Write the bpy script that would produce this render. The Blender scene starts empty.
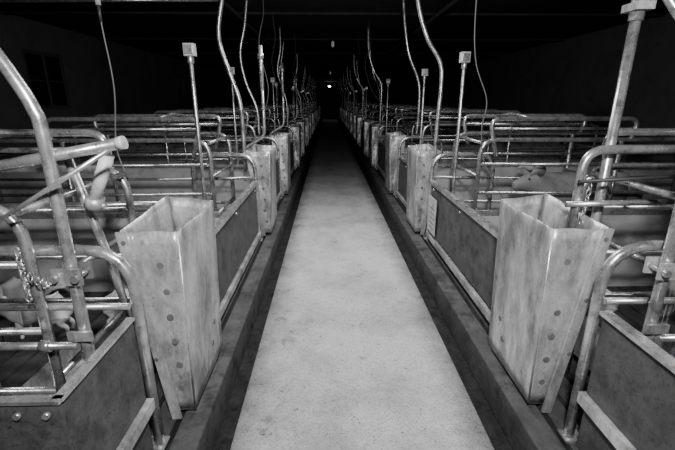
import bpy, bmesh, math, random
from mathutils import Vector, Matrix
random.seed(4)
sc=bpy.context.scene
CX=0.13
FLOOR_PEN=0.13

# ---------------------------------------------------------------- materials
def mat(name, base, rough=0.6, metal=0.0, var=0.25, scale=8.0, detail=6, bump=0.0, bscale=60, bdist=.01, spots=0.0, spotscale=5.0, sp=(.36,.5), stretch=None, speck=0.0, edge=0.0, roughvar=0.0, spec=0.5):
    m=bpy.data.materials.new(name); m.use_nodes=True
    nt=m.node_tree; N=nt.nodes; L=nt.links
    b=N['Principled BSDF']; b.inputs['Roughness'].default_value=rough; b.inputs['Metallic'].default_value=metal
    b.inputs['Specular IOR Level'].default_value=spec
    tc=N.new('ShaderNodeTexCoord'); mp=N.new('ShaderNodeMapping'); L.new(tc.outputs['Object'],mp.inputs[0])
    oi=N.new('ShaderNodeObjectInfo'); ml=N.new('ShaderNodeVectorMath'); ml.operation='SCALE'; ml.inputs[0].default_value=(17,9,23)
    L.new(oi.outputs['Random'],ml.inputs['Scale']); L.new(ml.outputs[0],mp.inputs['Location'])
    if stretch: mp.inputs['Scale'].default_value=stretch
    n=N.new('ShaderNodeTexNoise'); n.inputs['Scale'].default_value=scale; n.inputs['Detail'].default_value=detail
    n.inputs['Roughness'].default_value=0.65
    L.new(mp.outputs[0],n.inputs['Vector'])
    r=N.new('ShaderNodeValToRGB'); L.new(n.outputs['Fac'],r.inputs[0])
    lo=base*(1-var); hi=min(1,base*(1+var))
    r.color_ramp.elements[0].position=0.3; r.color_ramp.elements[1].position=0.7
    r.color_ramp.elements[0].color=(lo,lo,lo,1); r.color_ramp.elements[1].color=(hi,hi,hi,1)
    out=r.outputs[0]
    def mul(out,src):
        mx=N.new('ShaderNodeMix'); mx.data_type='RGBA'; mx.blend_type='MULTIPLY'; mx.inputs[0].default_value=1
        L.new(out,mx.inputs[6]); L.new(src,mx.inputs[7]); return mx.outputs[2]
    def nramp(sc_,det,rg,p0,p1,k,vec=mp):
        n2=N.new('ShaderNodeTexNoise'); n2.inputs['Scale'].default_value=sc_; n2.inputs['Detail'].default_value=det
        n2.inputs['Roughness'].default_value=rg
        L.new(vec.outputs[0],n2.inputs['Vector'])
        r2=N.new('ShaderNodeValToRGB'); L.new(n2.outputs['Fac'],r2.inputs[0])
        r2.color_ramp.elements[0].position=p0; r2.color_ramp.elements[1].position=p1
        r2.color_ramp.elements[0].color=(k,k,k,1); r2.color_ramp.elements[1].color=(1,1,1,1)
        return r2.outputs[0],n2
    if spots>0: out=mul(out,nramp(spotscale,8,.75,sp[0],sp[1],1-spots)[0])
    if speck>0:
        out=mul(out,nramp(110,2,.6,.37,.44,1-speck*.6)[0])
        out=mul(out,nramp(30,3,.65,.30,.34,1-speck)[0])
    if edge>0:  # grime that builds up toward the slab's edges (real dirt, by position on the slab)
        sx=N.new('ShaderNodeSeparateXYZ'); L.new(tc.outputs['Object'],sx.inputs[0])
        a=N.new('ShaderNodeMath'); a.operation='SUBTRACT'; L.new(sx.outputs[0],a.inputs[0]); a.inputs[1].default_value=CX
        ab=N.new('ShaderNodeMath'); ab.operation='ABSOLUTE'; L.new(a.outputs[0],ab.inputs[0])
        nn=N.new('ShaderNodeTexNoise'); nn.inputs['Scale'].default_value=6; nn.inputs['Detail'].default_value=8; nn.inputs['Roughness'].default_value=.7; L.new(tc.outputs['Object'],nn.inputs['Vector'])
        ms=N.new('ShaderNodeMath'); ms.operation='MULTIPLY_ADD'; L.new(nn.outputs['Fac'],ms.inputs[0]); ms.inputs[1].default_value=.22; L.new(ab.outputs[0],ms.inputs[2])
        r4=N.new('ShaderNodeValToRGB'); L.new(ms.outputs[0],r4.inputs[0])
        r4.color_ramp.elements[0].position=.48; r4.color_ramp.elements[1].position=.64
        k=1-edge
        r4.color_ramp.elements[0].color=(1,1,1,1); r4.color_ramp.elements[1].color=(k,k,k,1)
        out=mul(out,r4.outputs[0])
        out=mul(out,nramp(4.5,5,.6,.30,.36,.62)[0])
    L.new(out,b.inputs['Base Color'])
    if roughvar>0:
        n5=N.new('ShaderNodeTexNoise'); n5.inputs['Scale'].default_value=11; n5.inputs['Detail'].default_value=5; L.new(mp.outputs[0],n5.inputs['Vector'])
        mr=N.new('ShaderNodeMapRange'); mr.inputs[1].default_value=.3; mr.inputs[2].default_value=.7
        mr.inputs[3].default_value=max(.05,rough-roughvar); mr.inputs[4].default_value=rough+roughvar
        L.new(n5.outputs['Fac'],mr.inputs[0]); L.new(mr.outputs[0],b.inputs['Roughness'])
    if bump>0:
        n3=N.new('ShaderNodeTexNoise'); n3.inputs['Scale'].default_value=bscale; n3.inputs['Detail'].default_value=4
        L.new(mp.outputs[0],n3.inputs['Vector'])
        bp=N.new('ShaderNodeBump'); bp.inputs['Strength'].default_value=bump; bp.inputs['Distance'].default_value=bdist
        L.new(n3.outputs['Fac'],bp.inputs['Height']); L.new(bp.outputs[0],b.inputs['Normal'])
    return m
M_PATH=mat('walkway_concrete',0.52,0.85,var=0.14,scale=70,bump=0.5,bscale=120,spots=0.36,spotscale=1.7,sp=(.36,.56),speck=.6,edge=.65,spec=.2)
M_GUT=mat('gutter_grime',0.022,0.8,var=0.6,scale=20,bump=0.5,spots=0.5,spotscale=9,spec=.15)
M_CURB=mat('curb_concrete',0.075,0.8,var=0.4,scale=6,bump=0.4,spots=0.6,spotscale=7,spec=.2)
M_STEEL=mat('galvanised_tube',0.58,0.28,metal=0.75,var=0.3,scale=16,spots=0.5,spotscale=22,roughvar=.12,bump=.2,bscale=60,bdist=.003)
M_SHEET=mat('galvanised_sheet',0.66,0.38,metal=0.55,var=0.32,scale=5,spots=0.6,spotscale=6,sp=(.38,.58),speck=.3,bump=0.8,bscale=5,bdist=.04,stretch=(1,1,.5),roughvar=.15)
M_BOARD=mat('pen_board_grey',0.085,0.6,var=0.35,scale=12,spots=0.5,spotscale=10,speck=.5,bump=0.1,bscale=30,spec=.3)
M_LIGHTB=mat('partition_board_pale',0.45,0.6,var=0.2,scale=5,spots=0.35,spotscale=6)
M_WELD=mat('weld_spot_grey',0.13,0.6,metal=0.2,var=0.3,scale=40)
M_DARK=mat('black_rubber',0.03,0.5,var=0.2)
M_WIRE=mat('cable_grey',0.12,0.5,var=0.2)
M_PLAST=mat('pale_plastic',0.5,0.45,var=0.12,scale=20,spots=.4,spotscale=20)
M_WALL=mat('wall_paint',0.16,0.8,var=0.15,scale=3,spots=0.2,spotscale=2,spec=.2)
M_FRAME=mat('window_frame_grey',0.10,0.8,var=0.15,scale=3,spec=.2)
M_CEIL=mat('ceiling_panel',0.045,0.85,var=0.25,scale=4,spec=.1)
M_SLAT=mat('slatted_floor_grime',0.06,0.7,var=0.4,scale=9,spots=0.4,spotscale=11,bump=0.3,spec=.3)
M_PIG=mat('pig_skin',0.80,0.6,var=0.1,scale=9,spots=0.12,spotscale=7,bump=0.05)
M_SOW=mat('sow_skin_shaded',0.24,0.65,var=0.3,scale=4,spots=0.6,spotscale=3,bump=0.1)  # crate's dimness put into the sow's skin colour, hence the low base
M_EYE=mat('pig_eye',0.01,0.2,var=0.1)
M_GLASS=mat('window_glass_dark',0.015,0.3,var=0.2,spec=.2)
def emis(name,s):
    m=bpy.data.materials.new(name); m.use_nodes=True
    b=m.node_tree.nodes['Principled BSDF']; b.inputs['Emission Color'].default_value=(1,1,1,1); b.inputs['Emission Strength'].default_value=s
    return m
M_BULB=emis('lamp_glow',14); M_BULBDIM=emis('lamp_glow_dim',0.08)

# ---------------------------------------------------------------- mesh builder
def fillet(pts,r,n=6):
    pts=[Vector(p) for p in pts]
    if r<=0 or len(pts)<3: return pts
    out=[pts[0]]
    for i in range(1,len(pts)-1):
        p=pts[i]; a=(pts[i-1]-p); b=(pts[i+1]-p)
        la,lb=a.length,b.length
        t=min(r,la*0.48,lb*0.48)
        A=p+a.normalized()*t; B=p+b.normalized()*t
        for k in range(n+1):
            s=k/n; out.append((1-s)**2*A+2*s*(1-s)*p+s*s*B)
    out.append(pts[-1]); return out
def spline(pts,n=8):
    P=[Vector(p) for p in pts]; P=[2*P[0]-P[1]]+P+[2*P[-1]-P[-2]]; out=[]
    for i in range(1,len(P)-2):
        for k in range(n):
            t=k/n; a,b,c,d=P[i-1],P[i],P[i+1],P[i+2]
            out.append(0.5*((2*b)+(c-a)*t+(2*a-5*b+4*c-d)*t*t+(-a+3*b-3*c+d)*t**3))
    out.append(P[-2]); return out
class MB:
    def __init__(s,side=1,cx=CX):
        s.bm=bmesh.new(); s.mats=[]; s.side=side; s.cx=cx
    def T(s,p): return Vector((s.cx+s.side*p[0],p[1],p[2]))
    def mi(s,m):
        if m not in s.mats: s.mats.append(m)
        return s.mats.index(m)
    def tube(s,pts,r,m=M_STEEL,fr=0.0,seg=10,smooth=False):
        pts=[s.T(p) for p in pts]
        pts=spline(pts) if smooth else fillet(pts,fr)
        q=[pts[0]]
        for p in pts[1:]:
            if (p-q[-1]).length>1e-4: q.append(p)
        pts=q; mi=s.mi(m)
        t0=(pts[1]-pts[0]).normalized()
        up=Vector((0,0,1)) if abs(t0.z)<0.9 else Vector((1,0,0))
        nrm=t0.cross(up).normalized(); rings=[]; prev=t0
        for i,p in enumerate(pts):
            if i==0: t=t0
            elif i==len(pts)-1: t=(pts[i]-pts[i-1]).normalized()
            else: t=((pts[i]-pts[i-1]).normalized()+(pts[i+1]-pts[i]).normalized()).normalized()
            q=prev.rotation_difference(t); nrm=(q@nrm).normalized(); prev=t
            bn=t.cross(nrm).normalized()
            rr=r[i] if isinstance(r,(list,tuple)) else r
            rings.append([s.bm.verts.new(p+rr*(math.cos(2*math.pi*k/seg)*nrm+math.sin(2*math.pi*k/seg)*bn)) for k in range(seg)])
        for a,b in zip(rings,rings[1:]):
            for k in range(seg):
                f=s.bm.faces.new((a[k],a[(k+1)%seg],b[(k+1)%seg],b[k])); f.material_index=mi; f.smooth=True
        f=s.bm.faces.new(list(reversed(rings[0]))); f.material_index=mi
        f=s.bm.faces.new(rings[-1]); f.material_index=mi
    def hexa(s,c8,m):
        mi=s.mi(m); v=[s.bm.verts.new(s.T(c)) for c in c8]
        for idx in ((0,1,2,3),(7,6,5,4),(0,4,5,1),(1,5,6,2),(2,6,7,3),(3,7,4,0)):
            f=s.bm.faces.new([v[i] for i in idx]); f.material_index=mi
    def box(s,a,b,m):
        x0,y0,z0=a; x1,y1,z1=b
        s.hexa([(x0,y0,z0),(x1,y0,z0),(x1,y1,z0),(x0,y1,z0),(x0,y0,z1),(x1,y0,z1),(x1,y1,z1),(x0,y1,z1)],m)
    def rod(s,a,b,r,m,seg=12): s.tube([a,b],r,m,seg=seg)
    def link(s,c,R,r,axis,m=M_STEEL,el=1.5):
        pts=[]
        for k in range(13):
            a=2*math.pi*k/12; u=R*math.cos(a); w=R*el*math.sin(a)
            pts.append((c[0]+(u if axis==0 else 0),c[1]+(u if axis==1 else 0),c[2]+w))
        s.tube(pts,r,m,seg=6)
    def finish(s,name,loc=(0,0,0),bevel=0):
        bmesh.ops.recalc_face_normals(s.bm,faces=s.bm.faces[:])
        me=bpy.data.meshes.new(name); s.bm.to_mesh(me); s.bm.free()
        for m in s.mats: me.materials.append(m)
        o=bpy.data.objects.new(name,me); sc.collection.objects.link(o); o.location=loc
        if bevel:
            md=o.modifiers.new('bevel','BEVEL'); md.width=bevel; md.segments=2; md.limit_method='ANGLE'
        return o
def dup(o,loc):
    n=bpy.data.objects.new(o.name.split('.')[0],o.data); sc.collection.objects.link(n); n.location=loc
    for md in o.modifiers:
        k=n.modifiers.new(md.name,md.type); k.width=md.width; k.segments=md.segments; k.limit_method=md.limit_method
    return n

YB,YE=-2.6,30.0; HW=4.5; CH=2.43
# ---------------------------------------------------------------- room
b=MB(1); b.box((-HW-.1,YB,-.14),(HW+.1,YE,-.04),M_GUT); b.finish('floor')
b=MB(1); b.box((-.522,YB+.02,-.04),(.512,YE-.02,0.0),M_PATH); b.finish('concrete_walkway',bevel=.006)
b=MB(1); b.box((-HW-.1,YB,CH),(HW+.1,YE,CH+.1),M_CEIL)
b.finish('ceiling')
for k,y in enumerate([1.2+2.4*i for i in range(12)]):
    b=MB(1); b.box((-HW,y,CH-.03),(HW,y+.07,CH),M_CEIL); b.finish('trim_%d'%(k+1))
for sd,nm in((-1,'wall_left'),(1,'wall_right')):
    b=MB(sd); b.box((HW,YB,-.04),(HW+.1,YE,CH),M_WALL); b.finish(nm)
b=MB(1); b.box((-HW-.1,YE,-.04),(HW+.1,YE+.1,CH),M_CEIL); b.finish('wall_back')
b=MB(1); b.box((-HW-.1,YB-.1,-.04),(HW+.1,YB,CH),M_CEIL); b.finish('wall_front')
for i,yy in enumerate((6.3,12.3,18.3)):
    b=MB(-1); x=HW
    b.box((x-.012,yy,1.22),(x-.002,yy+.8,1.95),M_GLASS)
    for a,c in(((yy-.05,1.17),(yy+.85,1.22)),((yy-.05,1.95),(yy+.85,2.0)),((yy-.05,1.22),(yy,1.95)),((yy+.8,1.22),(yy+.85,1.95)),((yy+.385,1.22),(yy+.415,1.95)),((yy,1.57),(yy+.8,1.59))):
        b.box((x-.03,a[0],a[1]),(x-.002,c[0],c[1]),M_FRAME)
    b.finish('window_%d'%(i+1))
for sd in(-1,1):
    b=MB(sd)
    b.box((.60,YB+.02,-.04),(.70,YE-.02,FLOOR_PEN),M_CURB)
    b.finish('concrete_curb',bevel=.008)
    b=MB(sd); b.box((.705,YB+.02,-.04),(HW-.01,YE-.02,FLOOR_PEN-.03),M_GUT)
    x=.72
    while x<HW-.1:
        b.box((x,YB+.02,FLOOR_PEN-.03),(x+.085,YE-.02,FLOOR_PEN),M_SLAT); x+=.105
    b.finish('slatted_floor')

# ---------------------------------------------------------------- feeders
def feeder(sd,seed):
    rnd=random.Random(seed)
    b=MB(sd); t=.004; zt,zb=.88,.16; L=.43
    ti,to=.635,.825; bi,bo=.652,.755
    ph=[rnd.uniform(0,6.28) for _ in range(6)]
    def dent(u,v,i):
        w=math.sin(math.pi*u)*math.sin(math.pi*min(1,v*1.0))
        e=.4*math.sin(math.pi*u)*max(0,(v-.6)/.4)
        return .008*(w*math.sin(5*u+ph[i])*math.cos(6*v+ph[i+1])+.5*w*math.sin(11*v+ph[i+2]*u)+e*math.sin(7*u+ph[i]))
    def sheet(c00,c10,c11,c01,nrm,i,nu=10,nv=16):
        mi=b.mi(M_SHEET); A=[Vector(c) for c in(c00,c10,c11,c01)]; n=Vector(nrm)
        F=[];K=[]
        for j in range(nv+1):
            rF=[];rK=[]
            for k in range(nu+1):
                u=k/nu;v=j/nv
                p=(A[0]*(1-u)+A[1]*u)*(1-v)+(A[3]*(1-u)+A[2]*u)*v+n*dent(u,v,i)
                if j==nv: p.z+=.003*math.sin(6*u+ph[(i+3)%6])*math.sin(math.pi*u)
                rF.append(b.bm.verts.new(b.T(p+n*t*.5))); rK.append(b.bm.verts.new(b.T(p-n*t*.5)))
            F.append(rF);K.append(rK)
        def q(*v):
            f=b.bm.faces.new(v); f.material_index=mi; f.smooth=True
        for j in range(nv):
            for k in range(nu):
                q(F[j][k],F[j][k+1],F[j+1][k+1],F[j+1][k]); q(K[j+1][k],K[j+1][k+1],K[j][k+1],K[j][k])
        for k in range(nu):
            q(F[0][k+1],F[0][k],K[0][k],K[0][k+1]); q(F[nv][k],F[nv][k+1],K[nv][k+1],K[nv][k])
        for j in range(nv):
            q(F[j][0],F[j+1][0],K[j+1][0],K[j][0]); q(F[j+1][nu],F[j][nu],K[j][nu],K[j+1][nu])
    lb=L-.02
    sheet((bi,0,zb),(bi,lb,zb),(ti,L,zt),(ti,0,zt),(-1,0,0),0)
    sheet((bi,0,zb),(bo,0,zb),(to,0,zt),(ti,0,zt),(0,-1,0),1)
    sheet((bi,lb,zb),(bo,lb,zb),(to,L,zt+.02),(ti,L,zt),(0,1,0),2)
    sheet((bo,0,zb),(bo,lb,zb),(to,L,zt+.03),(to,0,zt+.005),(1,0,0),3)
    b.box((bi,0,zb-.004),(bo,lb,zb),M_SHEET)
    b.hexa([(bi+t,t,.36),(bi+t+.004,t,.36),(bi+t+.004,lb,.36),(bi+t,lb,.36),(to-.02,t,.72),(to-.016,t,.72),(to-.016,L-t,.72),(to-.02,L-t,.72)],M_SHEET)
    b.rod((ti,0,zt),(bi,0,zb),.004,M_SHEET,8)
    b.hexa([(.70,-.022,FLOOR_PEN),(.735,-.022,FLOOR_PEN),(.735,-.012,FLOOR_PEN),(.70,-.012,FLOOR_PEN),
            (.795,-.022,.885),(.832,-.022,.885),(.832,-.012,.885),(.795,-.012,.885)],M_SHEET)
    def spot(p,ax,r=.012,lo=.010):
        q=list(p); q2=list(p); q[ax]-=lo; q2[ax]+=.004; b.rod(tuple(q),tuple(q2),r,M_WELD,12)
    for k in range(6):
        f=k/5; z=.76-.5*f; spot((.705-.018*f+rnd.uniform(-.006,.006),-.001,z),1,lo=.004)
    for k in range(5):
        f=k/4; z=.52-.33*f; d=ti+(bi-ti)*(zt-z)/(zt-zb); spot((d-.001,.39-.16*f,z),0,lo=.003)
    for z in(.85,.62,.40): spot((.813-.08*(.9-z)/.75,-.022,z),1,.008,.004)
    return b.finish('pig_feeder')
FY=[]
for k in range(8):
    FY+= [1.28+3.75*k, 3.45+3.75*k]
FY=[y for y in FY if y<29]
for sd in(-1,1):
    va=[feeder(sd,11+sd),feeder(sd,23+sd),feeder(sd,37+sd)]
    for i in range(3): va[i].location=(0,FY[i],0)
    for i,y in enumerate(FY[3:]): dup(va[i%3],(0,y,0))

# ---------------------------------------------------------------- hoops (gate frames)
def hoop(sd):
    b=MB(sd)
    b.tube([(.735,0,FLOOR_PEN),(.735,0,.87),(1.25,.0,.87),(1.25,0,FLOOR_PEN)],.017,fr=.14,seg=14)
    b.tube([(.76,0,.68),(1.24,0,.68)],.011)
    b.box((.71,-.03,FLOOR_PEN),(.78,.03,FLOOR_PEN+.008),M_STEEL)
    return b.finish('tubular_gate_frame')
for sd in(-1,1):
    o=hoop(sd); o.location=(0,FY[0]-.14,0)
    for y in FY[1:]: dup(o,(0,y-.14,0))

# ---------------------------------------------------------------- front panels
def panel(sd,L,lo=.24,rl=.20):
    b=MB(sd)
    b.box((.728,.02,lo),(.74,L-.02,.635),M_BOARD)
    b.box((.715,0,.635),(.75,L,.665),M_STEEL)
    b.box((.712,0,rl-.02),(.75,L,rl+.02),M_SHEET)
    b.box((.735,.02,FLOOR_PEN+.0),(.742,L-.02,rl-.02),M_BOARD)
    for y in(0,L-.03): b.box((.718,y,FLOOR_PEN),(.728,y+.03,.64),M_STEEL)
    for y in(.1,L/2,L-.1): b.rod((.722,y,.60),(.73,y,.60),.009,M_STEEL)
    return b.finish('pen_front_panel')
for sd in(-1,1):
    A=panel(sd,1.56); A.location=(0,FY[0]+.44,0)
    B=panel(sd,.98); B.location=(0,FY[1]+.44,0)
    for k in range(1,7):
        dup(A,(0,FY[2*k]+.44,0)); dup(B,(0,FY[2*k+1]+.44,0))
b=MB(1); b.box((.706,3.0,.26),(.711,3.22,.55),M_PLAST)
for y in(3.03,3.19): b.rod((.704,y,.53),(.712,y,.53),.006,M_STEEL)
for k in range(5): b.box((.7052,3.03,.30+.04*k),(.7062,3.03+.16-.02*(k%3),.308+.04*k),M_WIRE)
b.finish('sow_record_card')
b=MB(1)
b.box((.735,-.6,.36),(.747,1.10,.66),M_BOARD); b.box((.72,-.6,.655),(.755,1.10,.668),M_STEEL)
b.box((.715,-.6,.315),(.75,1.11,.355),M_SHEET)
b.box((.74,-.6,FLOOR_PEN),(.747,1.10,.315),M_BOARD)
b.finish('pen_front_panel')
b=MB(-1)
b.box((.735,.76,.36),(.747,1.10,.66),M_BOARD); b.box((.728,.75,.655),(.752,1.10,.664),M_STEEL)
b.box((.715,.5,.315),(.75,1.11,.355),M_SHEET)
b.box((.735,.745,FLOOR_PEN),(1.5,.757,.66),M_BOARD); b.box((.73,.74,.655),(1.5,.762,.664),M_STEEL)
b.box((.74,.5,FLOOR_PEN),(.747,1.10,.315),M_BOARD)
for d in(.765,.83): b.rod((d,.737,.625),(d,.75,.625),.008,M_STEEL)
b.finish('pen_corner_panel')

# ---------------------------------------------------------------- partitions
PY=[.475+1.875*k for k in range(1,16)]
for sd in(-1,1):
    b=MB(sd)
    b.box((.78,0,FLOOR_PEN),(HW-.03,.02,.62),M_LIGHTB); b.box((.78,-.006,.62),(HW-.03,.026,.65),M_STEEL)
    o=b.finish('pen_partition'); o.location=(0,PY[0],0)
    for y in PY[1:]: dup(o,(0,y,0))

# ---------------------------------------------------------------- sow crates
def crate(sd):
    b=MB(sd); r=.016
    for y in(-.31,.31):
        b.tube([(1.0,y,FLOOR_PEN),(1.0,y,1.02),(3.1,y,1.02),(3.1,y,FLOOR_PEN)],r,fr=.12)
        for z in(.40,.62,.84): b.tube([(1.0,y,z),(3.1,y,z)],.012)
        b.tube([(2.05,y,FLOOR_PEN),(2.05,y,1.02)],r)
        b.tube([(1.12,y,.9),(1.05,y,1.17),(2.15,y,1.17),(2.12,y,1.02)],r,fr=.08)
        b.tube([(1.06,y,1.10),(2.13,y,1.10)],.011)
    for x in(1.0,3.1):
        for z in(.45,.75,1.0): b.tube([(x,-.31,z),(x,.31,z)],.012)
    for x in(1.35,2.6): b.tube([(x,-.31,1.02 if x>2.2 else 1.17),(x,0,1.05 if x>2.2 else 1.2),(x,.31,1.02 if x>2.2 else 1.17)],.012,fr=.1)
    b.box((1.03,-.2,FLOOR_PEN),(1.28,.2,FLOOR_PEN+.02),M_SHEET)
    b.box((1.03,-.2,FLOOR_PEN),(1.04,.2,.36),M_SHEET); b.box((1.27,-.2,FLOOR_PEN),(1.28,.2,.28),M_SHEET)
    return b.finish('sow_crate')
CY=[1.41+1.875*k for k in range(0,15)]
for sd in(-1,1):
    o=crate(sd); o.location=(0,CY[0],0)
    for y in CY[1:]: dup(o,(0,y,0))

# ---------------------------------------------------------------- drop pipes
def drop(sd,prof,y):
    b=MB(sd); b.tube([(d,0,z) for d,z in prof],.0165,M_STEEL,smooth=True,seg=8); return b.finish('feed_drop_pipe',(0,y,0))
LP=[(.90,CH),(.905,2.1),(.965,1.77),(.90,1.5),(.84,1.3),(.83,1.1),(.83,.84)]
RP=[(.53,CH),(.55,2.05),(.64,1.77),(.76,1.58),(.78,1.4),(.77,1.1),(.77,.84)]
LP2=[(1.0,CH),(1.05,2.1),(1.12,1.8),(1.08,1.5),(.97,1.2),(.96,.9)]
RP2=[(.70,CH),(.74,2.1),(.80,1.8),(.93,1.5),(.95,1.2),(.94,.9)]
for k in range(0,7):
    for sd,p1,p2 in((-1,LP,LP2),(1,RP,RP2)):
        drop(sd,p1,3.38+3.75*k); drop(sd,p2,4.93+3.75*k)

def cpost(sd,d,y,zt=1.58):
    b=MB(sd); b.tube([(d,0,FLOOR_PEN),(d,0,zt-.02)],.012,M_STEEL)
    b.box((d-.032,-.025,zt-.03),(d+.032,.025,zt+.04),M_PLAST); b.box((d-.026,-.03,zt-.02),(d+.026,-.025,zt+.03),M_STEEL)
    b.rod((d,0,zt-.07),(d,0,zt-.03),.02,M_STEEL)
    b.finish('control_box_post',(0,y,0),bevel=.004)
cpost(-1,.95,2.6); cpost(-1,1.12,4.4); cpost(1,.83,3.0); cpost(1,.92,4.6)
for k in range(1,5):
    cpost(-1,.95,2.6+3.75*k); cpost(-1,1.12,4.4+3.75*k); cpost(1,.83,3.0+3.75*k); cpost(1,.92,4.6+3.75*k)
for y in(3.52,5.1,7.3):
    b=MB(-1); b.tube([(.86,0,.70),(.86,0,.9),(.68,0,1.0),(.675,0,1.1),(.675,0,1.45)],.013,fr=.06); b.rod((.675,0,1.38),(.675,0,1.72),.017,M_STEEL)
    b.rod((.675,0,1.62),(.675,0,1.66),.026,M_STEEL); b.finish('water_standpipe',(0,y,0))

# ---------------------------------------------------------------- near ironwork
def nearpost(sd):
    b=MB(sd)
    b.tube([(.865,0,FLOOR_PEN),(.865,0,.8),(.865,0,1.2),(.875,0,1.28),(.91,0,1.36),(.96,0,1.45),(1.05,0,1.6),(1.25,0,1.72),(1.6,0,1.75)],.0165,smooth=True,seg=14)
    b.box((.825,-.03,.80),(.905,-.02,.85),M_SHEET); b.box((.825,.02,.80),(.905,.03,.85),M_SHEET)
    for d in(.836,.894): b.rod((d,-.042,.825),(d,.035,.825),.008,M_STEEL); b.rod((d,-.045,.825),(d,-.03,.825),.012,M_STEEL,6)
    b.box((.83,-.03,.62),(.90,-.02,.65),M_SHEET)
    b.tube([(.88,-.02,.60),(1.4,-.02,.60)],.012)
    b.rod((.96,-.02,.60),(.99,-.02,.60),.018,M_STEEL)
    return b.finish('tubular_support_post',(0,1.07,0))
nearpost(-1); nearpost(1)
b=MB(1,0)
b.tube([(-1.05,1.1,1.10),(-.555,1.1,1.19)],.0155,seg=14); b.rod((-.565,1.1,1.188),(-.545,1.1,1.192),.018,M_PLAST)
b.tube([(-.98,1.02,.93),(-.55,1.02,1.18)],.006)
b.tube([(-.745,1.16,1.16),(-.70,1.2,.82),(-.68,1.22,.60)],.013)
b.rod((-.612,1.13,1.155),(-.668,1.13,1.03),.018,M_PLAST,14); b.rod((-.667,1.13,1.035),(-.676,1.13,1.005),.026,M_SHEET,14)
b.tube([(-.70,1.13,1.01),(-.64,1.13,1.01)],.007)
b.finish('gate_latch_arm')
b=MB(1,0)
b.tube([(-1.7,1.78,.84),(-.72,1.78,.85)],.014); b.tube([(-.75,1.78,.85),(-.75,1.78,.13)],.014)
b.tube([(-1.65,1.78,.84),(-1.65,1.78,.13)],.014)
b.finish('crate_rail')
def chain(p0,p1,n,sag,name='steel_chain'):
    b=MB(1,0)
    for k in range(n):
        f=k/(n-1); c=Vector(p0).lerp(Vector(p1),f); c.z-=sag*4*f*(1-f)
        b.link(tuple(c),.008,.0028,k%2,el=1.6)
    b.finish(name)
chain((-.86,1.05,.90),(-.86,1.05,.76),7,0); chain((-.86,1.05,.84),(-.76,1.06,.83),7,.03)
chain((.96,1.42,1.02),(.95,1.42,.86),8,0)
b=MB(1,0)
b.tube([(1.06,1.5,FLOOR_PEN),(1.06,1.5,1.58)],.018,seg=14); b.rod((1.06,1.5,1.56),(1.06,1.5,1.64),.024,M_STEEL,14)
b.box((1.03,1.46,1.59),(1.09,1.54,1.615),M_SHEET)
b.tube([(1.06,1.5,1.64),(1.075,1.48,1.68),(1.13,1.44,1.60),(1.22,1.38,1.42),(1.28,1.34,1.1),(1.30,1.34,FLOOR_PEN)],.017,smooth=True,seg=12)
b.finish('tall_support_post')
b=MB(1,0)
b.tube([(.93,1.44,.80),(.93,1.44,1.13),(1.9,1.44,1.13)],.016,fr=.08,seg=12)
b.tube([(.90,1.40,1.02),(1.5,1.40,1.05)],.007,M_DARK)
b.tube([(.88,1.42,.93),(1.3,1.42,.94)],.011)
b.tube([(1.89,1.44,1.14),(1.89,1.44,.13)],.016); b.tube([(.93,1.44,.8),(.93,1.44,.13)],.016)
b.finish('tubular_gate_frame')

# cables
b=MB(1,0); P=[(-.915,1.8,CH),(-.915,1.8,1.95),(-.91,1.8,1.6),(-.90,1.8,1.35),(-.93,1.8,1.1),(-.90,1.8,.95),(-.92,1.8,.845)]
b.tube(P,.003,M_WIRE,smooth=True,seg=6); b.rod((-.912,1.8,1.75),(-.91,1.8,1.66),.010,M_PLAST); b.rod((-.911,1.8,1.66),(-.91,1.8,1.60),.006,M_DARK)
b.finish('hanging_cable')
b=MB(1,0); P=[(.735,2.2,CH),(.735,2.2,1.8),(.76,2.2,1.5),(.84,2.2,1.3),(.83,2.2,1.15),(.86,2.2,.98),(.93,2.2,.86),(1.05,2.2,.62),(1.06,2.2,FLOOR_PEN)]
b.tube(P,.003,M_WIRE,smooth=True,seg=6); b.finish('hanging_cable')
for y,x in((4.2,-.62),(6.1,-.75),(7.9,-.6),(6.6,.62),(8.5,.6)):
    b=MB(1,0); P=[(x,y,CH),(x+.02,y,2.1),(x-.04,y,1.8),(x+.03 if x<0 else x+.1,y,1.4),(x-.05 if x<0 else x+.4,y,1.1)]
    b.tube(P,.004,M_WIRE,smooth=True,seg=6); b.finish('hanging_cable')

# ceiling services
b=MB(1,0)
b.tube([(-4.4,5.0,2.33),(-1.2,5.0,2.36)],.018,M_STEEL)
for x in(-4,-3,-2): b.rod((x,5.0,2.34),(x,5.0,CH),.006,M_STEEL)
b.finish('ceiling_conduit')
for sd in(-1,1):
    b=MB(sd); b.tube([(1.3,1.6,CH-.07),(1.3,29,CH-.07)],.02,M_CEIL)
    for y in range(2,29,2): b.box((1.295,y,CH-.06),(1.305,y+.03,CH),M_CEIL)
    b.finish('auger_feed_line')
def lamp(y,z,mm,r=.045):
    b=MB(1,0); x=.10
    b.rod((x,y,CH),(x,y,CH-.03),.04,M_CEIL); b.rod((x,y,CH-.03),(x,y,z+.05),.012,M_CEIL)
    b.tube([(x,y,z+.05),(x,y,z+.02),(x,y,z-.03),(x,y,z-.055)],[.02,r*.9,r,.012],mm,seg=14)
    b.finish('ceiling_lamp')
lamp(8.4,2.33,M_BULBDIM,.03); lamp(27.5,2.15,M_BULB,.085); lamp(17,2.33,M_BULBDIM,.03)

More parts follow.
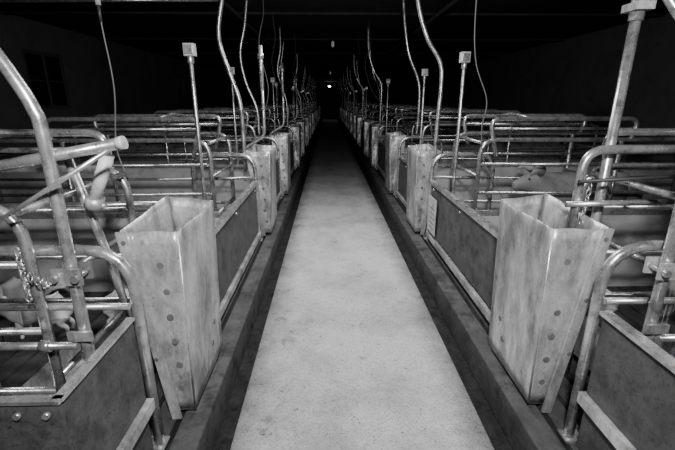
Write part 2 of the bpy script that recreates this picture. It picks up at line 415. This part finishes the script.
# ---------------------------------------------------------------- pigs
def pig(name,loc,scale,yaw,roll=0,lying=False,headup=0.0,skin=None):
    skin=skin or M_PIG
    V=[];E=[];R=[]
    def add(p,r,par=None):
        V.append(p); R.append(r); i=len(V)-1
        if par is not None: E.append((par,i))
        return i
    hz=headup
    c=add((0,0,.40),(.165,.175))
    c1=add((.16,0,.405),(.155,.17),c); c2=add((.30,0,.42),(.135,.155),c1)
    nk=add((.41,0,.44+hz*.3),(.11,.125),c2); hd=add((.50,0,.45+hz*.6),(.085,.10),nk)
    h2=add((.57,0,.43+hz*.8),(.06,.065),hd); sn=add((.63,0,.405+hz*.9),(.04,.042),h2); add((.655,0,.398+hz*.95),(.04,.04),sn)
    r1=add((-.16,0,.41),(.15,.165),c); r2=add((-.31,0,.40),(.125,.145),r1); r3=add((-.38,0,.40),(.07,.09),r2)
    t1=add((-.43,0,.43),(.014,.014),r3); t2=add((-.465,.02,.40),(.010,.010),t1); add((-.455,.03,.43),(.008,.008),t2)
    for s in(-1,1):
        if lying:
            a=add((.26,s*.09,.28),(.055,.06),c2); k=add((.34,s*.12,.19),(.035,.035),a); f=add((.44,s*.12,.17),(.024,.024),k); add((.49,s*.12,.16),(.025,.024),f)
            a=add((-.26,s*.09,.30),(.075,.085),r2); k=add((-.17,s*.13,.20),(.045,.045),a); h=add((-.27,s*.13,.14),(.026,.026),k); f=add((-.20,s*.13,.08),(.02,.02),h); add((-.16,s*.13,.06),(.022,.022),f)
        else:
            a=add((.27,s*.085,.28),(.06,.065),c2); k=add((.28,s*.09,.16),(.035,.035),a); f=add((.265,s*.09,.06),(.024,.024),k); add((.285,s*.09,.015),(.028,.03),f)
            a=add((-.27,s*.085,.30),(.08,.09),r2); k=add((-.22,s*.09,.20),(.048,.048),a); h=add((-.31,s*.09,.13),(.028,.03),k); f=add((-.295,s*.09,.05),(.022,.022),h); add((-.275,s*.09,.015),(.027,.028),f)
    me=bpy.data.meshes.new(name); me.from_pydata(V,E,[]); ob=bpy.data.objects.new('tmp',me); sc.collection.objects.link(ob)
    ob.modifiers.new('s','SKIN')
    bpy.context.view_layer.objects.active=ob
    if not me.skin_vertices:
        with bpy.context.temp_override(object=ob,active_object=ob): bpy.ops.mesh.customdata_skin_add()
    for i,s in enumerate(me.skin_vertices[0].data): s.radius=R[i]; s.use_root=(i==0)
    ob.modifiers.new('u','SUBSURF').levels=2
    dg=bpy.context.evaluated_depsgraph_get(); dg.update()
    m2=bpy.data.meshes.new_from_object(ob.evaluated_get(dg)); bpy.data.objects.remove(ob)
    b=MB(1,0); b.mi(skin); b.bm.from_mesh(m2)
    for f in b.bm.faces: f.smooth=True; f.material_index=0
    hx,hzz=.50,.45+hz*.6
    for s in(-1,1):
        b.tube([(hx-.03,s*.05,hzz+.07),(hx-.01,s*.085,hzz+.11),(hx+.035,s*.115,hzz+.12),(hx+.085,s*.12,hzz+.085)],[.022,.04,.03,.004],skin,seg=8)
        b.rod((hx+.055,s*.052,hzz+.035),(hx+.06,s*.066,hzz+.038),.009,M_EYE,8)
        b.rod((.672,s*.014,.40+hz*.95),(.682,s*.014,.40+hz*.95),.007,M_EYE,8)
    o=b.finish(name)
    o.matrix_world=Matrix.Translation(loc)@Matrix.Rotation(yaw,4,'Z')@Matrix.Rotation(roll,4,'X')@Matrix.Scale(scale,4)
    return o
zf=FLOOR_PEN
pig('piglet',(-1.47,1.86,zf),.37,math.radians(188))
pig('piglet',(-1.08,1.96,zf),.35,math.radians(15))
pig('piglet',(-1.75,2.10,zf),.35,math.radians(10))
pig('piglet',(1.42,1.93,zf),.36,math.radians(165))
pig('piglet',(1.95,1.98,zf),.35,math.radians(20))
pig('sow',(2.24,3.285,zf),1.05,math.radians(180),headup=.06,skin=M_SOW)
pig('sow',(2.2,7.035,zf),1.0,math.radians(180),skin=M_SOW)

# ---------------------------------------------------------------- lights
def spot(name,loc,tgt,e,ang,size,blend=1):
    l=bpy.data.lights.new(name,'SPOT'); l.energy=e; l.spot_size=math.radians(ang); l.spot_blend=blend; l.shadow_soft_size=size
    o=bpy.data.objects.new(name,l); sc.collection.objects.link(o); o.location=loc
    o.rotation_euler=(Vector(tgt)-Vector(loc)).to_track_quat('-Z','Y').to_euler(); return o
spot('handheld_flash',(.05,-.1,1.85),(.13,3.2,.45),290,128,.07)
l=bpy.data.lights.new('ceiling_tube_light','AREA'); l.shape='RECTANGLE'; l.size=.3; l.size_y=2.2; l.energy=46; l.spread=math.radians(140)
o=bpy.data.objects.new('ceiling_tube_light',l); sc.collection.objects.link(o); o.location=(.13,3.2,2.36)
l=bpy.data.lights.new('far_bulb','POINT'); l.energy=.5; l.shadow_soft_size=.05
o=bpy.data.objects.new('far_bulb',l); sc.collection.objects.link(o); o.location=(.1,27.3,2.0)
w=bpy.data.worlds.new('World'); sc.world=w; w.use_nodes=True
w.node_tree.nodes['Background'].inputs[0].default_value=(0,0,0,1)

cam=bpy.data.cameras.new('camera'); cam.lens=21.33; cam.sensor_width=36; cam.clip_start=.02
co=bpy.data.objects.new('camera',cam); sc.collection.objects.link(co); co.location=(0,0,1.3)
co.rotation_euler=(math.radians(90-17.35),0,math.radians(-1.3)); sc.camera=co
